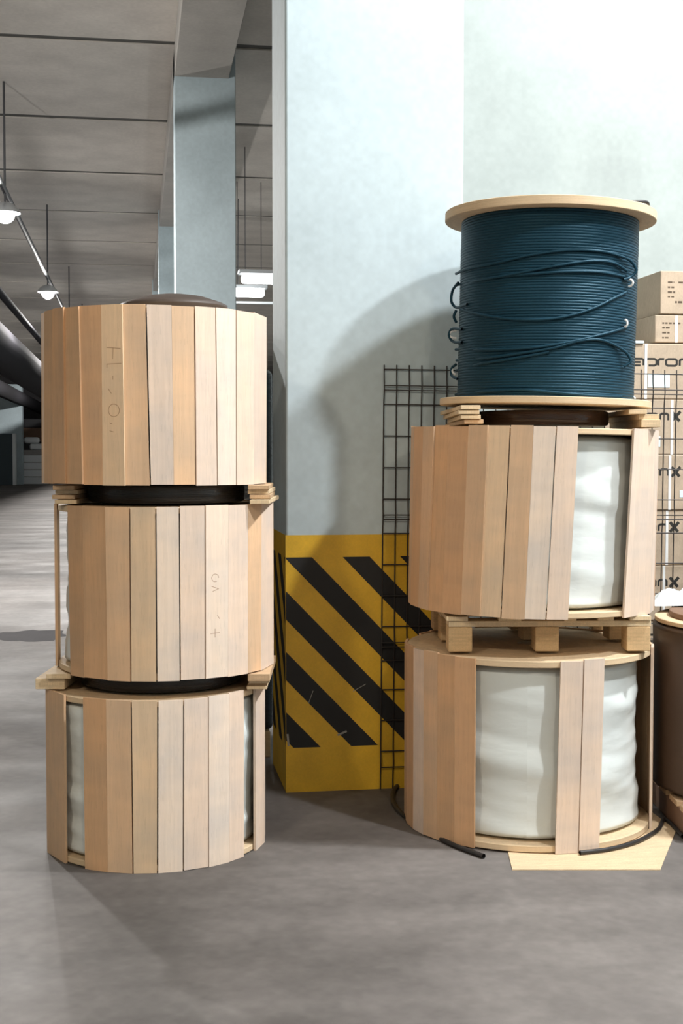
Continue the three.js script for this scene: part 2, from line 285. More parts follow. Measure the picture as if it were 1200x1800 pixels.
// ------------------------------------------------------------------ far left goods
{
  const D = 56, at = (px, py) => atDepth(px, py, D);
  const block = (x0, x1, y0, y1, dep, mat, nm, label, cat, dD = 0) => { const A = atDepth(x0, y1, D + dD), B = atDepth(x1, y0, D + dD); return solid(nm, rbx(B.x - A.x, B.y - A.y, dep, 0.01), mat, label, cat, [(A.x + B.x) / 2, (A.y + B.y) / 2, A.z - dep / 2]); };
  const fb = onLevel(10, 849).y;
  const w = structure('wall_pier'); { const A = atDepth(-60, 770, 60), B = atDepth(37, 600, 60); mesh('pier', bx(B.x - A.x, 4.58, 0.8, (A.x + B.x) / 2, 2.29, A.z), M.farPaint, w); }
  const g1 = (() => { const A = onLevel(-10, 853), B = onLevel(22, 853); const H = atDepth(10, 762, A.clone().setY(0).dot(FW)).y; const g = thing('cabinet', 'dark teal cabinet with a white edge at far left', 'cabinet', [(A.x + B.x) / 2, 0, A.z]); mesh('body', rbx(B.x - A.x, H, 0.6, 0.01, 0, H / 2, -0.3), M.teal, g); const e = (B.x - A.x) / 31 * 5; mesh('edge_strip', rbx(e, H, 0.62, 0.01, (B.x - A.x) / 2 + e / 2, H / 2, -0.3), M.whitePaint, g); return g; })();
  { const A = onLevel(39, 851), B = onLevel(84, 851), DD = A.clone().setY(0).dot(FW), H = atDepth(50, 800, DD).y; const g = thing('chest', 'white slatted chest standing far behind the drums', 'chest', [(A.x + B.x) / 2, 0, A.z]); const W = B.x - A.x; mesh('body', rbx(W, H, 0.8, 0.02, 0, H / 2, -0.4), M.whitePaint, g); for (let i = 1; i < 4; i++) mesh('ledge', rbx(W * 0.96, 0.04, 0.05, 0.008, 0, H * i / 4, 0), M.greyBoard, g); mesh('cover', rbx(W + 0.1, 0.24, 0.84, 0.02, 0, H + 0.12, -0.4), M.greyBoard, g);
    solid('white_bundle', rbx(W * 0.62, 0.3, 0.5, 0.09), M.whitePaint, 'small white bundle lying on the white chest', 'bundle', [(A.x + B.x) / 2 + 0.12, H + 0.24 + 0.15, A.z - 0.4]);
    const b2 = solid('white_roll', rbx(W * 0.62, 0.3, 0.4, 0.12), M.whitePaint, 'white roll leaning on the white bundle', 'roll', [(A.x + B.x) / 2 - 0.16, H + 0.24 + 0.3 + 0.152, A.z - 0.4]);  }
  { const A = onLevel(27, 849), B = onLevel(90, 849), DD = A.clone().setY(0).dot(FW) + 3, P = (x, y) => atDepth(x, y, DD); const l = P(27, 752), r = P(95, 776);
    const H = l.y, W = r.x - l.x, g = thing('workbench', 'brown workbench with dark goods behind the chest', 'table', [(l.x + r.x) / 2, 0, l.z]); mesh('worktop', rbx(W, l.y - r.y, 1, 0.02, 0, (l.y + r.y) / 2, 0), M.brownBoard, g); for (const s of [-1, 1]) for (const q of [-0.4, 0.4]) mesh('leg', bx(0.1, r.y, 0.1, s * (W / 2 - 0.1), r.y / 2, q), M.darkGoods, g);
    const gA = P(42, 752), gB = P(90, 736); solid('dark_crate', rbx(gB.x - gA.x, gB.y - gA.y, 0.6, 0.05), M.darkGoods, 'black crate on the brown workbench', 'crate', [(gA.x + gB.x) / 2, H + (gB.y - gA.y) / 2, l.z]);
    const hA = P(20, 752), hB = P(41, 738); solid('grey_box', rbx(hB.x - hA.x, hB.y - hA.y, 0.6, 0.05), M.greyBoard, 'grey box beside the black crate on the workbench', 'box', [(hA.x + hB.x) / 2, H + (hB.y - hA.y) / 2, l.z]); }
}

// ------------------------------------------------------------------ wooden-slat cable drums
function inkSlat(strokes, tint, w, h) {                     // a slat that carries pencilled signs; strokes in metres from its lower left corner
  const c = document.createElement('canvas'); c.width = 128; c.height = 1024; const x = c.getContext('2d');
  const d = woodTex.image.data, im = x.createImageData(128, 1024);
  for (let j = 0; j < 1024; j++) for (let i = 0; i < 128; i++) { const k = 4 * (((j * 0.55) | 0) * 1024 + 300 + ((i * w / 128 * 1024) | 0)), o = 4 * (j * 128 + i); im.data[o] = d[k]; im.data[o + 1] = d[k + 1]; im.data[o + 2] = d[k + 2]; im.data[o + 3] = 255; }
  x.putImageData(im, 0, 0); x.strokeStyle = 'rgba(110,74,48,0.5)'; x.lineCap = 'round'; x.lineWidth = 3.5;
  for (const s of strokes) { x.beginPath(); s.forEach((p, i) => { const X = p[0] / w * 128, Y = 1024 - p[1] / h * 1024; i ? x.lineTo(X, Y) : x.moveTo(X, Y); }); x.stroke(); }
  const t = new THREE.CanvasTexture(c); t.colorSpace = THREE.SRGBColorSpace; t.wrapS = t.wrapT = THREE.ClampToEdgeWrapping; t.repeat.set(1 / w, 1 / h);
  return std({ color: lin(...tint), map: t, roughness: 0.62 });
}
function wrapGeo(r, y0, y1, amp, s) {                        // shrink-wrapped coil with soft bulges
  const nv = 44, nu = 96, pos = [], uv = [], idx = [];
  for (let j = 0; j <= nv; j++) for (let i = 0; i <= nu; i++) {
    const a = i / nu * 2 * Math.PI, v = j / nv, y = y0 + (y1 - y0) * v;
    const n = fbm(3 + Math.cos(a) * 1.2 + s, v * 7 + Math.sin(a) * 0.9, s, 3) - 0.5, n2 = fbm(Math.cos(a) * 5 + 9, v * 26 + Math.sin(a) * 4, s + 5, 2) - 0.5;
    const end = Math.min(1, Math.min(v, 1 - v) * 12 + 0.86);
    const R = (r + amp * 2 * n + amp * 0.12 * n2) * end;
    pos.push(R * Math.sin(a), y, R * Math.cos(a)); uv.push(a * r, y);
  }
  for (let j = 0; j < nv; j++) for (let i = 0; i < nu; i++) { const k = j * (nu + 1) + i; idx.push(k, k + 1, k + nu + 2, k, k + nu + 2, k + nu + 1); }
  const g = new THREE.BufferGeometry(); g.setAttribute('position', new THREE.Float32BufferAttribute(pos, 3)); g.setAttribute('uv', new THREE.Float32BufferAttribute(uv, 2)); g.setIndex(idx); g.computeVertexNormals();
  return g;
}
function flangeGeo(r, t, y, hole = 0.04) { return toCreasedNormals(lathe([[hole, y], [r - 0.002, y], [r, y + 0.002], [r, y + t - 0.002], [r - 0.002, y + t], [hole, y + t], [hole, y]], 72), 0.6); }
// runs: [{top:[px..], bot:[px..], seams:'..'}] of front slats, seams: t tight, d open dark joint, b left slat proud
function drum(o) {
  const g = thing('cable_drum', o.label, 'cable drum', cam(o.lateral, o.y, o.depth), 0, undefined);
  g.rotation.order = 'YXZ'; g.rotation.y = Math.atan2(-g.position.x, -g.position.z); g.rotation.z = o.tilt || 0;
  const R = o.R, H = o.H, T = 0.009, ang = (x, c, r) => Math.asin(Math.max(-1, Math.min(1, (x - c) / r)));
  const slats = []; let minA = 9, maxA = -9;
  for (const run of o.runs) {
    const ta = run.deg ? run.deg.map(d => d * Math.PI / 180) : run.top.map(x => ang(x, o.ct, o.rt)), ba = run.deg ? ta : run.bot.map(x => ang(x, o.cb, o.rb));
    for (let i = 0; i + 1 < ta.length; i++) slats.push({ t0: ta[i], t1: ta[i + 1], b0: ba[i], b1: ba[i + 1], l: i ? run.seams[i - 1] : 't', r: i + 2 < ta.length ? run.seams[i] : (run.end || 't'), tint: run.tints ? +run.tints[i] : undefined, ink: run.ink && run.ink[i] });
    minA = Math.min(minA, ta[0]); maxA = Math.max(maxA, ta[ta.length - 1]);
  }
  const back = 2 * Math.PI - (maxA - minA) - (o.backGap || 0), n = Math.round(back / o.pitch), st = back / n;
  for (let i = 0; i < n; i++) { const a = maxA + i * st; slats.push({ t0: a, t1: a + st, b0: a, b1: a + st, l: 't', r: 't' }); }
  slats.forEach((s, i) => {
    const gap = k => k === 'd' ? 0.0022 : 0.0002, g0 = gap(s.l) / R, g1 = gap(s.r) / R;
    const j = rr(-0.0006, 0.0006), r0 = R + j, r1 = R + j + (s.r === 'b' ? 0.0075 : 0), e = rr(-0.003, 0.003), e2 = rr(-0.002, 0.002);
    const P = (a, r, y) => new THREE.Vector3(r * Math.sin(a), y, r * Math.cos(a));
    const bt = [s.b0 + g0, s.b1 - g1], tp = [s.t0 + g0, s.t1 - g1];
    const rb1 = R + j + (s.r === 'b' ? 0.0085 : 0);
    const c = [P(bt[0], r0 - T, e2), P(bt[1], rb1 - T, e2), P(bt[1], rb1, e2), P(bt[0], r0, e2), P(tp[0], r0 - T, H + e), P(tp[1], r1 - T, H + e), P(tp[1], r1, H + e), P(tp[0], r0, H + e)];
    const w = c[3].distanceTo(c[2]);
    const mat = s.ink ? inkSlat(s.ink, slatTints[s.tint ?? 0], w, H) : slatMats[s.tint ?? [0, 1, 2, 5][Math.floor(rnd() * 4)]];
    mesh('slat', s.ink ? hexa(c) : hexa(c, rnd() * 5, rnd() * 5), mat, g);
  });
  const fr = R - T - 0.003, ft = o.ft || 0.02;
  mesh('flange', flangeGeo(fr, ft, 0.002), M.plyEdge, g, 'round plywood flange'); mesh('flange', flangeGeo(fr, ft, H - ft - 0.004), M.plyEdge, g, 'round plywood flange');
  mesh('wrapped_coil', wrapGeo(o.coil, ft + 0.001, H - ft - 0.006, 0.017, o.seed), M.wrap, g, 'grey white shrink-wrapped cable coil');
  if (o.extra) o.extra(g);
  return g;
}
const DL = 4.553, DR = 4.815;
const signs1 = (w) => { const s = [], m = (x, y) => [x / 36 * w, y / 552]; s.push([m(9, 242), m(32, 240)], [m(20, 241), m(19, 222)], [m(9, 213), m(33, 214)], [m(9, 213), m(9, 207)], [m(19, 192), m(19, 186)], [m(11, 170), m(16, 162)]); const c = []; for (let i = 0; i <= 20; i++) { const a = i / 20 * 6.3; c.push(m(20 + 9 * Math.cos(a), 132 + 11 * Math.sin(a))); } s.push(c, [m(13, 110), m(17, 108)], [m(13, 96), m(19, 94)]); return s; };
const signs2 = (w) => { const s = [], m = (x, y) => [x / 38 * w, y / 552]; const c = []; for (let i = 0; i <= 16; i++) { const a = i / 16 * 5.2; c.push(m(16 + 6 * Math.cos(a), 180 + 7 * Math.sin(a))); } s.push(c, [m(10, 165), m(22, 160), m(12, 156)], [m(20, 112), m(24, 106)], [m(8, 80), m(24, 81)], [m(16, 88), m(16, 73)]); return s; };
const wS = 0.078;
drum({ label: 'topmost wooden-slat cable drum of the stack left of the striped pillar', lateral: -0.6475, depth: DL, y: 1.254, H: 0.572, R: 0.386, ct: 270.5, rt: 197, cb: 276, rb: 197, pitch: 0.2025, coil: 0.33, seed: 3, tilt: -0.004,
  runs: [{ top: [76, 84, 100, 123, 149, 184, 219, 256, 297, 334.5, 369.5, 405, 438, 466], bot: [81, 88, 105, 131, 160, 191, 228, 268, 306, 342, 378, 411, 443, 472], seams: 'ttbbtbdtdddtt', tints: '0252510303433', ink: { 5: signs1(wS) } }] });
drum({ label: 'middle wooden-slat cable drum of the left stack, a gap at its side showing white wrap', lateral: -0.614, depth: DL, y: 0.6236, H: 0.562, R: 0.377, ct: 290, rt: 191, cb: 290, rb: 191, pitch: 0.22, coil: 0.338, seed: 8, backGap: 0.5,
  runs: [{ deg: [-98, -86], seams: '' }, { top: [128, 155, 193, 233, 275, 313, 355, 394, 428, 453, 479], bot: [131, 155, 195, 233, 275, 313, 354, 392, 427, 451, 479], seams: 'ttddddttt', tints: '2201434303', ink: { 6: signs2(wS) } }] });
drum({ label: 'lowest wooden-slat cable drum of the left stack, standing on the floor', lateral: -0.65, depth: DL, y: 0, H: 0.562, R: 0.384, ct: 272, rt: 195, cb: 272, rb: 195, pitch: 0.22, coil: 0.345, seed: 14,
  runs: [{ deg: [-96, -74, -51.5], seams: 't', end: 't', tints: '00' }, { top: [153, 191, 232, 275, 317, 358, 394, 420], bot: [154, 192, 233, 273, 315, 357, 393, 419], seams: 'tddddt', tints: '2014343' }, { deg: [60.5, 76, 92], seams: 't', tints: '34' }] });
drum({ label: 'lowest wooden-slat drum right of the pillar with wide openings showing grey wrap', lateral: 0.689, depth: DR, y: 0.004, H: 0.656, R: 0.4555, ct: 930, rt: 219, cb: 928, rb: 218, pitch: 0.175, coil: 0.395, seed: 21, ft: 0.022, backGap: 0.3,
  runs: [{ deg: [-96, -84, -73, -63, -53, -43, -33, -23], seams: 'tttttt', tints: '0253025' }, { top: [983, 1020, 1054], bot: [974, 1011, 1045], seams: 'd', tints: '33' }, { deg: [78, 90], seams: '', tints: '3' }] });
drum({ label: 'upper wooden-slat drum on the pallet with one opening showing white wrap', lateral: 0.695, depth: DR, y: 0.799, H: 0.648, R: 0.448, ct: 937, rt: 214.5, cb: 929, rb: 214.5, pitch: 0.175, coil: 0.385, seed: 33, ft: 0.02, tilt: -0.015,
  runs: [{ top: [724, 733, 752, 775, 798, 832, 865, 900, 937, 973, 1008], bot: [716, 723, 740, 760, 785, 817, 850, 883, 921, 955, 990], seams: 'ttbttbdtd', tints: '0202501043' }, { top: [1100, 1140, 1150], bot: [1082, 1130, 1143], seams: 't', tints: '33' }] });
// ledge board lying in the opening of the upper right drum
// ------------------------------------------------------------------ spacers between the drums
function plankAt(px0, px1, D0, D1, y, t, mat, label, group, skew = 0) {       // board running away from the viewer, its front end spans px0..px1
  const A = atDepth(px0, 800, D0), B = atDepth(px1, 800, D0), w = A.distanceTo(B), len = D1 - D0;
  const c = A.clone().add(B).multiplyScalar(0.5).addScaledVector(FW, len / 2);
  const m = solid('spacer_board', rbx(w, t, len, 0.0015), mat, label, 'board', [c.x, y + t / 2, c.z], -YAW + skew, group);
  return m;
}
{
  const y1 = 0.6236 + 0.562 + 0.003, h1 = 1.254 - y1 - 0.003, n = 4, gL = 'left spacer boards under the topmost drum', gR = 'right spacer boards under the topmost drum';
  const LL = ' thin spacer board in the pile left of the black film below the topmost drum', LR = ' thin spacer board in the pile right of the black film below the topmost drum';
  for (let i = 0; i < n; i++) {
    plankAt([94, 93, 95, 92][i], [133, 133, 134, 130][i], [4.335, 4.34, 4.355, 4.33][i], 4.78, y1 + h1 * i / n, h1 / n - 0.0015, i % 2 ? M.plankDark : M.plank, ['lowest', 'second', 'third', 'topmost'][i] + LL, gL, [0.01, -0.02, 0.015, 0][i]);
    plankAt([441, 436, 435, 433][i], [475, 473, 472, 470][i], [4.32, 4.36, 4.37, 4.35][i], 4.8, y1 + h1 * i / n, h1 / n - 0.0015, i % 2 ? M.plankDark : M.plank, ['lowest', 'second', 'third', 'topmost'][i] + LR, gR, [-0.02, 0.02, 0, 0.02][i]);
  }
  const y2 = 0.562 + 0.003, h2 = 0.6236 - y2 - 0.003;
  const bl = plankAt(60, 112, 4.36, 4.75, y2, h2 * 0.66, M.plank, 'thick rough spacer block left of the lowest black film', undefined, -0.02);
  plankAt(75, 118, 4.34, 4.75, y2 + h2 * 0.7, h2 * 0.29, M.plank, 'thin board lying on the thick rough spacer block', undefined, 0.02);
  for (let i = 0; i < 4; i++) plankAt([431, 436, 434, 434][i], [467, 468, 470, 473][i], [4.36, 4.375, 4.36, 4.34][i], 4.75, y2 + h2 * [0, 0.2, 0.36, 0.55][i], h2 * [0.18, 0.14, 0.17, 0.44][i], i % 2 ? M.plankDark : M.plank, ['lowest', 'second', 'third', 'thick topmost'][i] + ' spacer board in the pile right of the lowest black film', 'right spacer boards under the middle drum', [0.01, -0.02, 0.02, 0][i]);
  // black wrapped coils between the drums
  const disc = (lat, D, y, h, r, mat, nm, label) => { const p = cam(lat, y, D); const g = lathe([[0.02, 0.001], [r - 0.01, 0.001], [r - 0.002, 0.004], [r, 0.01], [r + 0.002, h / 2], [r, h - 0.01], [r - 0.002, h - 0.004], [r - 0.01, h - 0.001], [0.02, h - 0.001]], 72); return solid(nm, g, mat, label, 'coil', p); };
  disc(-0.606, DL, y1, h1, 0.268, M.blackFilm, 'black_coil', 'glossy black wrapped coil below the topmost left drum');
  disc(-0.63, DL, y2, h2, 0.278, M.blackFilm, 'black_coil', 'glossy black wrapped coil above the lowest left drum');
  // lid lying on the top drum
  const p = cam(-0.582, 1.824, DL + 0.02); const lid = thing('round_lid', 'dark brown round lid lying on the topmost left drum', 'lid', p);
  mesh('disc', lathe([[0, 0.0], [0.175, 0.0], [0.18, 0.006], [0.18, 0.03], [0.186, 0.034], [0.186, 0.044], [0.17, 0.052], [0.11, 0.072], [0.05, 0.081], [0, 0.082]], 56), M.lid, lid); 
  // right stack, below the reel
  const yr = 0.799 + 0.648 + 0.008, hr = 1.522 - yr;
  for (let i = 0; i < 4; i++) plankAt([812, 811, 805, 804][i], [846, 846, 842, 839][i], [4.5, 4.49, 4.485, 4.48][i], 5.15, yr + 0.003 + (hr - 0.003) * i / 4, hr / 4 - 0.0025, [M.plankDark, M.plank, M.plank, M.plank][i], ['lowest', 'second', 'third', 'topmost'][i] + ' thin spacer board in the pile left of the brown film under the reel', 'left spacer boards under the reel', [0.02, -0.01, 0, 0.03][i]);
  for (let i = 0; i < 3; i++) plankAt([1126, 1122, 1104][i], [1160, 1158, 1136][i], [4.56, 4.57, 4.55][i], 5.1, yr - 0.008 + (hr - 0.004) * [0, 0.42, 0.72][i], hr * [0.4, 0.28, 0.24][i], M.plank, ['lowest', 'middle', 'topmost'][i] + ' spacer board in the stepped pile right of the brown film under the reel', 'right spacer boards under the reel');
  const bd = disc(0.735, DR, yr, hr - 0.012, 0.24, M.brownFilm, 'brown_coil', 'brown film wrapped coil squeezed under the black cable reel');
}
// ------------------------------------------------------------------ pallet under the upper right drum
{
  const D0 = 4.53, A = atDepth(788, 1120, D0), B = atDepth(1145, 1120, D0), w = A.distanceTo(B), L = 0.66, s = 2300 / D0;
  const c = A.clone().add(B).multiplyScalar(0.5); const y0 = 0.6665;
  const g = thing('wooden_pallet', 'pale wooden pallet carrying the upper right drum', 'pallet', [c.x, y0, c.z], -YAW + 0.026);
  const bw = 42 / s, bh = 0.087;
  for (const x of [-w / 2 + bw / 2, -w / 2 + 175 / s, w / 2 - bw / 2]) for (const z of [0.05, L / 2, L - 0.05]) { const b = mesh('block', rbx(bw, bh, 0.1, 0.004), M.palletBlock, g); b.position.set(x, bh / 2, -z); b.rotation.y = rr(-0.04, 0.04); }
  for (const z of [0.05, L / 2, L - 0.05]) mesh('cross_board', rbx(w, 0.02, 0.1, 0.002), M.pallet, g).position.set(0, bh + 0.0105, -z);
  for (const [x0, x1] of [[785, 823], [876, 916], [990, 1012], [1050, 1078], [1108, 1146]]) { const X = ((x0 + x1) / 2 - 966.5) / s; const b = mesh('deck_board', rbx((x1 - x0) / s, 0.016, L + 0.02, 0.002), M.pallet, g); b.position.set(X, bh + 0.0295, -L / 2); b.rotation.y = rr(-0.015, 0.015); }
}
// ------------------------------------------------------------------ black cable reel
{
  const c = cam(0.744, 1.526, DR), g = thing('cable_reel', 'reel of glossy black cable with pale plywood flanges', 'cable reel', c, 0);
  const tilt = -0.022; g.rotation.order = 'YXZ'; g.rotation.y = Math.atan2(-c.x, -c.z); g.rotation.z = tilt;
  const H = 0.7, r = 0.32, ft = 0.024;
  mesh('flange', flangeGeo(0.383, ft, 0, 0.05), M.plyEdge, g, 'pale plywood lower flange'); mesh('flange', flangeGeo(0.38, ft + 0.008, H - ft - 0.008, 0.05), M.plyEdge, g, 'pale plywood upper flange');
  const turns = 66, p = [[0.06, ft]]; const hh = H - 2 * ft - 0.008, pit = hh / turns;
  for (let i = 0; i < turns; i++) for (let k = 0; k < 6; k++) { const a = (k + 0.5) / 6 * Math.PI; p.push([r - 0.0028 + 0.0028 * Math.sin(a) + 0.0008 * (hash2(i, 3, 9) - 0.5), ft + pit * (i + 0.5 - 0.5 * Math.cos(a))]); }
  p.push([0.06, H - ft - 0.008]); mesh('cable_winding', lathe(p, 110), M.cable, g, 'tightly wound black cable');
  g.updateMatrixWorld(true); const inv = g.matrixWorld.clone().invert();
  const cc = cam(0.76, 0, DR);
  const Z = (x, y) => [760 + x * 0.36667, 340 + y * 0.36667];
  const strand = (pts, out, name = 'loose_strand', mat = M.cable, rad = 0.0052) => {
    const P = pts.map((q, i) => { const [px, py] = Z(q[0], q[1]); const lp = g.worldToLocal(rayCylinder(px, py, cc, r + 0.01).clone()); const a = Math.atan2(lp.x, lp.z), R = r + 0.005 + (q[2] || 0); return new THREE.Vector3(R * Math.sin(a), lp.y, R * Math.cos(a)); });
    mesh(name, tube(P, rad, Math.max(24, pts.length * 10), 7), mat, g);
  };
  strand([[118, 385, 0.01], [160, 365], [300, 335], [480, 293], [650, 271], [800, 275], [900, 298], [945, 325, 0.012], [958, 372, 0.022], [950, 400, 0.008], [925, 412]]);
  strand([[122, 440, 0.01], [250, 412], [420, 380], [600, 345], [780, 322], [880, 335], [935, 372, 0.006]]);
  strand([[300, 402], [480, 385], [650, 374], [800, 376], [930, 398]]);
  strand([[944, 470], [870, 505], [780, 548], [680, 580], [560, 602], [400, 604], [250, 585], [140, 556]]);
  strand([[946, 640, 0.004], [850, 668], [700, 703], [540, 732], [400, 745], [250, 750], [115, 748, 0.004]]);
  strand([[115, 800], [260, 790], [430, 765], [580, 740], [700, 708], [800, 700], [880, 725], [935, 770, 0.012], [942, 805, 0.02], [930, 830, 0.004]]);
  strand([[110, 850], [250, 815], [420, 786], [560, 760]]);
  strand([[105, 965], [260, 950], [420, 941], [600, 955], [760, 968], [925, 975]]);
  strand([[130, 428, 0.004], [108, 470, 0.022], [104, 520, 0.024], [125, 543, 0.012], [170, 532, 0]]);
  strand([[118, 560, 0.006], [108, 590, 0.014], [120, 620, 0.004]]);
  strand([[150, 652, 0.002], [108, 655, 0.024], [100, 680, 0.03], [118, 705, 0.02], [150, 715, 0.002]]);
  strand([[125, 820, 0.002], [100, 838, 0.016], [104, 868, 0.018], [130, 890, 0]]);
  // pale loops that stand off the winding
  const tie = (px, py, dx, dy, n, out) => { const a = g.worldToLocal(rayCylinder(px, py, cc, r + 0.02)); const an = Math.atan2(a.x, a.z); const P = []; for (let i = 0; i <= 8; i++) { const t = i / 8 * Math.PI; P.push(new THREE.Vector3((r + 0.008 + out * Math.sin(t)) * Math.sin(an), a.y + dy * Math.cos(t), (r + 0.008 + out * Math.sin(t)) * Math.cos(an))); } mesh('pale_loop', tube(P, 0.0042, 24, 6), M.whiteGloss, g, 'pale tie'); };
  tie(799, 588, 0, 0.014, 0, 0.026); tie(797, 650, 0, 0.016, 0, 0.012); tie(1112, 497, 0, 0.012, 0, 0.016); tie(1106, 568, 0, 0.012, 0, 0.01);
  { const P = [[1104, 690], [1108, 697], [1114, 702]].map(([x, y]) => { const v = g.worldToLocal(rayCylinder(x, y, cc, r + 0.02)); return v.setLength(v.length()); }); const a = g.worldToLocal(atDepth(1104, 690, DR - 0.06)), b = g.worldToLocal(atDepth(1116, 701, DR - 0.06)); mesh('pale_loop', tube([a, a.clone().lerp(b, 0.5).add(new THREE.Vector3(0, 0.002, 0)), b], 0.004, 8, 6), M.whiteGloss, g, 'pale tie'); }
  const e1 = new THREE.Vector3(0.26, H + 0.006, 0.2), e2 = new THREE.Vector3(0.33, H + 0.013, 0.16), e3 = new THREE.Vector3(0.345, H + 0.006, 0.1); mesh('cable_end', tube([e1, e2, e3], 0.0055, 14, 7), M.floorCable, g, 'black cable end lying on the flange');
}
// ------------------------------------------------------------------ wire mesh fence panel behind the right stack
{
  const z0 = ZC + 0.006; const tl = onPlaneZ(669, 640, z0), W = 2.05, n = 41, pit = W / (n - 1), top = tl.y, Ht = top - 0.002;
  const g = thing('mesh_panel', 'dark wire mesh fence panel leaning on the striped pillar', 'fence panel', [tl.x - 0.02, 0, z0]);
  g.rotation.z = -0.008;
  const hs = [0.018, 0.083, 0.101, 0.158, 0.284, 0.41, 0.536, 0.6, 0.618, 0.674, 0.8, 0.926, 1.05, 1.114, 1.132, 1.188, 1.305, 1.43, 1.555, 1.62].map(t => Ht - t);
  const fold = y => { const t = Ht - y; for (const f of [0.092, 0.609, 1.123, 1.6]) { const d = Math.abs(t - f); if (d < 0.05) return 0.008 * (1 - d / 0.05); } return 0; };
  const P = []; for (let i = 0; i <= 68; i++) { const y = Ht * i / 68; P.push(new THREE.Vector3(0, y, fold(y))); }
  const vg = tube(P, 0.0026, 90, 5); const hg = new THREE.CylinderGeometry(0.0026, 0.0026, W + 0.004, 6).rotateZ(Math.PI / 2);
  for (let i = 0; i < n; i++) mesh('vertical_wire', vg, M.wire, g).position.x = i * pit + 0.02;
  for (const y of hs) mesh('horizontal_wire', hg, M.wire, g).position.set(W / 2 + 0.02, y, fold(y) + 0.005);
}
// ------------------------------------------------------------------ tall black wrapped pallet load, hidden bulk added to shade the pillar side
{
  const xr = onPlaneZ(481, 1300, ZC - PD - 0.12).x, w = 0.78, d = 0.7, zf = ZC - PD - 0.12, top = onPlaneZ(475, 649, zf).y, y0 = 0.12;
  const g = thing('pallet_load', 'tall black film wrapped pallet load behind the left stack, widened to shade the pillar', 'pallet load', [xr - w / 2, 0, zf - d / 2]);
  for (const x of [-0.33, 0, 0.33]) mesh('runner', rbx(0.09, y0 - 0.004, d, 0.004, x, (y0 - 0.004) / 2, 0), M.palletBlock, g);
  const lg = new RoundedBoxGeometry(w, top - y0, d, 3, 0.03); lg.translate(0, (top + y0) / 2, 0); mesh('wrapped_body', metricUV(lg), M.blackFilm, g, 'goods wrapped in black film');
  const hb = onPlaneZ(475, 588, zf).y - top, b = thing('carton', 'brown carton lying on the black wrapped pallet load', 'box', [xr - 0.3, top, zf - 0.24]);
  mesh('body', rbx(0.56, hb - 0.004, 0.4, 0.004, 0, hb / 2 + 0.001, 0), M.brownCarton, b); mesh('tape', rbx(0.05, 0.002, 0.402, 0.0005, 0, hb + 0.0005, 0), M.plankDark, b);
}
// ------------------------------------------------------------------ cartons at the right
function cartonPrint(w, h, draw) {
  const c = document.createElement('canvas'); c.width = 1024; c.height = Math.round(1024 * h / w); const x = c.getContext('2d');
  const d = fibre.image.data, im = x.createImageData(c.width, c.height);
  for (let j = 0; j < c.height; j++) for (let i = 0; i < 1024; i++) { const k = 4 * ((j % 512) * 512 + (i % 512)), o = 4 * (j * 1024 + i); for (let q = 0; q < 3; q++) im.data[o + q] = d[k + q]; im.data[o + 3] = 255; }
  x.putImageData(im, 0, 0); draw(x, 1024 / w, c.height);
  const t = new THREE.CanvasTexture(c); t.colorSpace = THREE.SRGBColorSpace; return std({ color: M.carton.color, map: t, roughness: 0.82 });
}
function wordmark(x, s, X, Y, boldX) {                     // rounded techno lettering: a p r o n x; X, Y upper left in metres, letters about 0.05 wide
  x.strokeStyle = 'rgba(38,44,48,0.92)'; x.lineJoin = 'round'; x.lineCap = 'butt'; x.lineWidth = 0.0098 * s;
  const xs = [0, 0.064, 0.119, 0.155, 0.219, 0.272], ws = [0.05, 0.046, 0.036, 0.05, 0.04, 0.042], h = 0.03; const at = (i, u, v) => [(X + xs[i] + u * ws[i]) * s, (Y + v * h) * s];
  const path = (i, pts) => { x.beginPath(); pts.forEach((p, k) => k ? x.lineTo(...at(i, ...p)) : x.moveTo(...at(i, ...p))); x.stroke(); };
  path(0, [[0.05, 0], [0.85, 0], [1, 0.18], [1, 1]]); path(0, [[0.72, 1], [0.12, 1], [0, 0.85], [0, 0.6], [0.1, 0.5], [0.72, 0.5]]);
  path(1, [[0, 0], [0.8, 0], [1, 0.2], [1, 0.8], [0.8, 1], [0.2, 1]]); path(1, [[0.02, 0.2], [0.02, 0.0]]);
  path(2, [[0, 1], [0, 0.2], [0.2, 0], [0.75, 0]]);
  path(3, [[0.15, 0], [0.85, 0], [1, 0.2], [1, 0.8], [0.85, 1], [0.15, 1], [0, 0.8], [0, 0.2], [0.15, 0]]);
  path(4, [[0, 1], [0, 0.2], [0.2, 0], [0.75, 0], [0.95, 0.2], [0.95, 1]]);
  x.lineWidth = 0.014 * s; path(5, [[0.0, -0.35], [0.9, 1.15]]); path(5, [[1.0, -0.35], [0.0, 1.15]]);
}
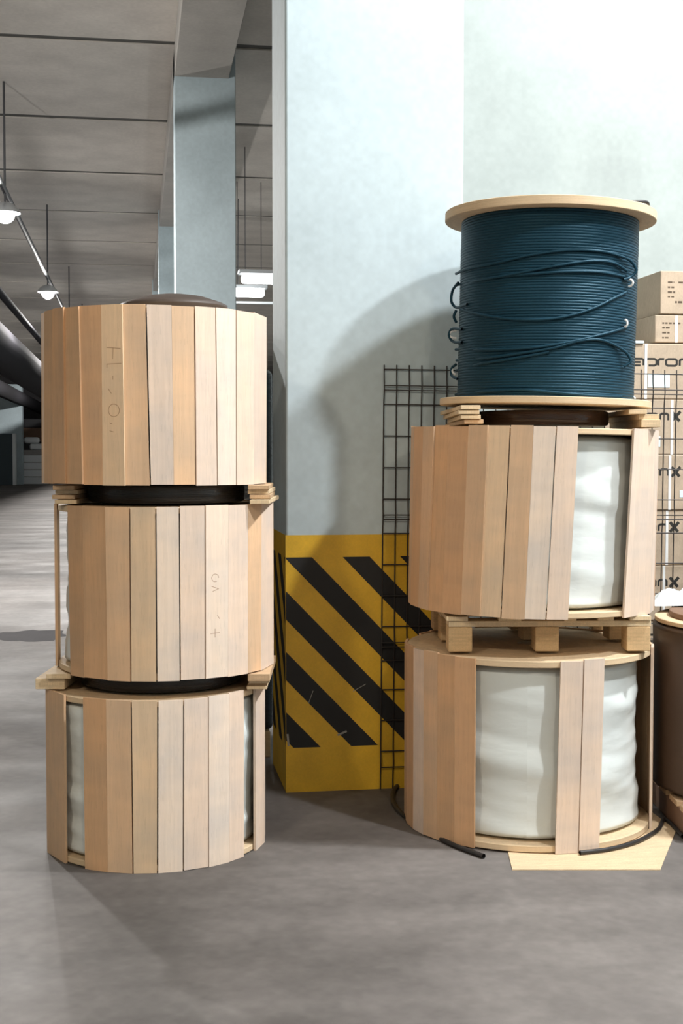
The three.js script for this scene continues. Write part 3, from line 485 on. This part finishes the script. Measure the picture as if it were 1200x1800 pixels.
{
  const zf = atDepth(1150, 800, 5.75).z, st = 97.2, W = 0.62, dep = 0.42;
  const hp = py => onPlaneZ(1170, py, zf).y;
  const hC = hp(604), step = (hC - hp(994)) / 4;
  const pal = thing('low_pallet', 'wooden pallet under the tall carton stack', 'pallet', [0, 0, 0]);
  const xL = onPlaneZ(1062, 800, zf).x, xC = onPlaneZ(1086, 640, zf).x, base = hC - 7 * step;
  for (const x of [0.05, W / 2, W - 0.05]) mesh('block', rbx(0.09, base - 0.022, dep, 0.004, xL + x, (base - 0.022) / 2, zf - dep / 2), M.palletBlock, pal);
  for (let i = 0; i < 4; i++) mesh('deck_board', rbx(W, 0.02, 0.095, 0.002, xL + W / 2, base - 0.0115, zf - 0.05 - i * (dep - 0.1) / 3), M.pallet, pal);
  const pos = ['lowest carton of the tall stack, on the pallet', 'printed carton second from the pallet in the tall stack', 'printed carton third from the pallet in the tall stack', 'printed carton fourth from the pallet in the tall stack', 'printed carton fifth from the pallet in the tall stack', 'printed carton below the one with the blue label', 'printed carton with white strap and pale blue label'];
  const faceTop = cartonPrint(W, step, (x, s) => wordmark(x, s, onPlaneZ(1111, 640, zf).x - xC, hC - hp(630)));
  const faceLow = cartonPrint(W, step, (x, s) => wordmark(x, s, onPlaneZ(1077, 640, zf).x - xL, hC - hp(628)));
  for (let i = 0; i < 7; i++) {
    const y = base + i * step, x = i === 6 ? xC : xL + rr(-0.006, 0.006), g = thing('carton', pos[i], 'box', [x, y, zf + rr(-0.006, 0.004)]);
    mesh('body', rbx(W, step - 0.003, dep, 0.004, W / 2, step / 2, -dep / 2), M.carton, g);
    const fg = new THREE.PlaneGeometry(W - 0.008, step - 0.012); fg.translate(W / 2, step / 2, 0.0006); mesh('printed_face', fg, i === 6 ? faceTop : faceLow, g);
    mesh('top_flap', rbx(W - 0.01, 0.003, dep / 2 - 0.004, 0.001, W / 2, step - 0.002, -dep / 4), M.carton, g);
    const sx = i === 6 ? onPlaneZ(1135, 640, zf).x - x : onPlaneZ([1178, 1178, 1168, 1174, 1177, 1180][i], 800, zf).x - x;
    const sg = mesh('strap', rbx(0.012, step - 0.004, 0.0016, 0.0005, sx, step / 2, 0.0016), M.whiteGloss, g, 'white plastic strap'); if (i !== 6) { sg.rotation.z = 0; }
    if (i === 6) {
      const a = onPlaneZ(1138, 681, zf), b = onPlaneZ(1177, 658, zf); mesh('label', rbx(b.x - a.x, b.y - a.y, 0.0012, 0.0003, (a.x + b.x) / 2 - x, (a.y + b.y) / 2 - y, 0.0018), M.paper, g, 'pale blue paper label');
      mesh('tape', rbx(0.07, 0.014, 0.12, 0.004, onPlaneZ(1118, 600, zf).x - x, step + 0.004, -0.05), M.whiteFilm, g, 'white tape over the top edge');
    }
    if (i === 5) { const a = onPlaneZ(1156, 776, zf); mesh('label', rbx(0.022, 0.045, 0.0012, 0.0003, a.x - x, a.y - y, 0.0018), M.paper, g, 'small white label'); }
    if (i === 4) { const a = onPlaneZ(1198, 868, zf); mesh('label', rbx(0.022, 0.032, 0.0012, 0.0003, a.x - x, a.y - y, 0.0018), M.paper, g, 'small white label'); }
  }
  const lines = (list) => (x, s) => { x.fillStyle = 'rgba(70,62,52,0.75)'; for (const [X, Y, w, h] of list) { let u = 0; while (u < w) { const l = 0.008 + 0.014 * hash2(Math.round(u * 999), Math.round(Y * 999), 4); x.fillRect((X + u) * s, Y * s, Math.min(l, w - u) * s, h * s); u += l + 0.005; } } };
  const small = (px, y0, py1, label, seedY) => {
    const x = onPlaneZ(px, 550, zf - 0.03).x, h = onPlaneZ(px, py1, zf - 0.03).y - y0, w = 0.45, g = thing('carton', label, 'box', [x, y0 + 0.002, zf - 0.03]);
    mesh('body', rbx(w, h - 0.002, 0.36, 0.004, w / 2, h / 2, -0.18), M.carton, g);
    const fg = new THREE.PlaneGeometry(w - 0.008, h - 0.01); fg.translate(w / 2, h / 2, 0.0006);
    mesh('printed_face', fg, cartonPrint(w, h, lines(seedY ? [[0.03, 0.045, 0.03, 0.008], [0.08, 0.045, 0.07, 0.008], [0.03, 0.068, 0.03, 0.008], [0.03, 0.09, 0.035, 0.009], [0.03, 0.112, 0.03, 0.007], [0.065, 0.135, 0.08, 0.01]] : [[0.03, 0.03, 0.09, 0.008], [0.03, 0.052, 0.035, 0.008], [0.03, 0.076, 0.035, 0.008], [0.03, 0.1, 0.03, 0.007]])), g);
    if (!seedY) mesh('strap', rbx(0.012, h - 0.003, 0.0016, 0.0005, onPlaneZ(1193, 580, zf).x - x, h / 2, 0.0014), M.whiteGloss, g, 'white plastic strap');
    return y0 + h;
  };
  const yB = small(1151, hC + 0.004, 554, 'flat carton between the top carton and the labelled carton', 0);
  small(1160, yB + 0.003, 476, 'topmost carton of the tall stack', 1);
}
{
  const D = 4.86, px = 1153, R = 0.42, c = cam((px - 600) / (2300 / D) + R + 0.005, 0, D), pbH = 0.11;
  const pal = thing('drum_pallet', 'dark worn pallet under the brown wrapped drum', 'pallet', [c.x, 0, c.z], -YAW);
  for (const x of [-0.34, 0, 0.34]) mesh('runner', rbx(0.09, pbH - 0.022, 0.74, 0.004, x, (pbH - 0.022) / 2, 0), M.brownBoard, pal); for (let i = 0; i < 5; i++) mesh('deck_board', rbx(0.78, 0.02, 0.11, 0.002, 0, pbH - 0.0115, -0.31 + i * 0.155), M.plankDark, pal);
  const top = 1.35 - 292 / (2300 / D) - pbH; const g = thing('brown_drum', 'dark brown hardboard wrapped drum at the carton stack', 'cable drum', [c.x, pbH, c.z]);
  mesh('sheet', wrapGeo(R, 0.002, top, 0.004, 61), M.brownSheet, g, 'dark brown hardboard sheet'); mesh('rim', flangeGeo(R - 0.006, 0.016, top - 0.004, 0.3), M.plyEdge, g, 'pale plywood rim'); mesh('inner_disc', flangeGeo(0.3, 0.01, top - 0.03, 0.02), M.brownBoard, g);
  const b = thing('round_lid', 'brown round lid lying on the dark brown drum', 'lid', [c.x, pbH + top + 0.013, c.z]); mesh('disc', flangeGeo(0.36, 0.02, 0, 0.03), M.brownBoard, b);
  const q = cam(1.36, 0, 5.12);
  const pts = 40, pg = new THREE.PlaneGeometry(0.34, 0.2, pts, pts); pg.rotateX(-Math.PI / 2); const pp = pg.attributes.position;
  for (let i = 0; i < pp.count; i++) { const x = pp.getX(i), z = pp.getZ(i), e = Math.max(0, 1 - Math.pow(Math.abs(x) / 0.175, 2)) * Math.max(0, 1 - Math.pow(Math.abs(z) / 0.102, 2)); pp.setXYZ(i, x + 0.02 * (fbm(x * 20, z * 20, 5) - 0.5), 0.004 + e * (0.012 + 0.17 * Math.abs(fbm(x * 6 + 5, z * 26 + x * 11, 77, 3) - 0.5)), z + 0.02 * (fbm(x * 20, z * 20, 9) - 0.5)); }
  pg.computeVertexNormals(); solid('plastic_film', pg, M.whiteFilm, 'crumpled white plastic film lying on the brown round lid', 'plastic film', [q.x, pbH + top + 0.034, q.z]);
}
// ------------------------------------------------------------------ things on the floor
{
  const sh = [[1143, 1427], [1188, 1460], [1160, 1530], [900, 1530], [880, 1445]].map(p => onLevel(p[0], p[1])); 
  const poly = sh.map(v => [v.x, -v.z]); const gg = prism(poly, 0.003); gg.rotateX(-Math.PI / 2);
  solid('cardboard_sheet', metricUV(gg), M.plyEdge, 'pale cardboard sheet on the floor under the lowest right drum', 'cardboard');
  const F0 = (px, py, h = 0.009) => onLevel(px, py, h);
  const cc = cam(0.689, 0, DR), arc = []; 
  const around = (deg, r, h = 0.008) => { const a0 = Math.atan2(-cc.x, -cc.z) + deg * Math.PI / 180; return new THREE.Vector3(cc.x + r * Math.sin(a0), h, cc.z + r * Math.cos(a0)); };
  solid('floor_cable', tube([F0(702, 1376), F0(691, 1392), F0(692, 1412), F0(706, 1430), F0(735, 1450), F0(790, 1482), F0(850, 1505)], 0.0085, 60, 8), M.floorCable, 'black cable curling around the floor left of the lowest right drum', 'cable');
  solid('floor_cable', tube([around(22, 0.475, 0.012), around(36, 0.474, 0.012), around(52, 0.472, 0.012), around(68, 0.474, 0.012), around(78, 0.482, 0.01), F0(1168, 1440, 0.01), F0(1200, 1470, 0.0085)], 0.0075, 60, 8), M.floorCable, 'black cable lying on the pale cardboard sheet', 'cable');
}
renderer.render(scene, camera);
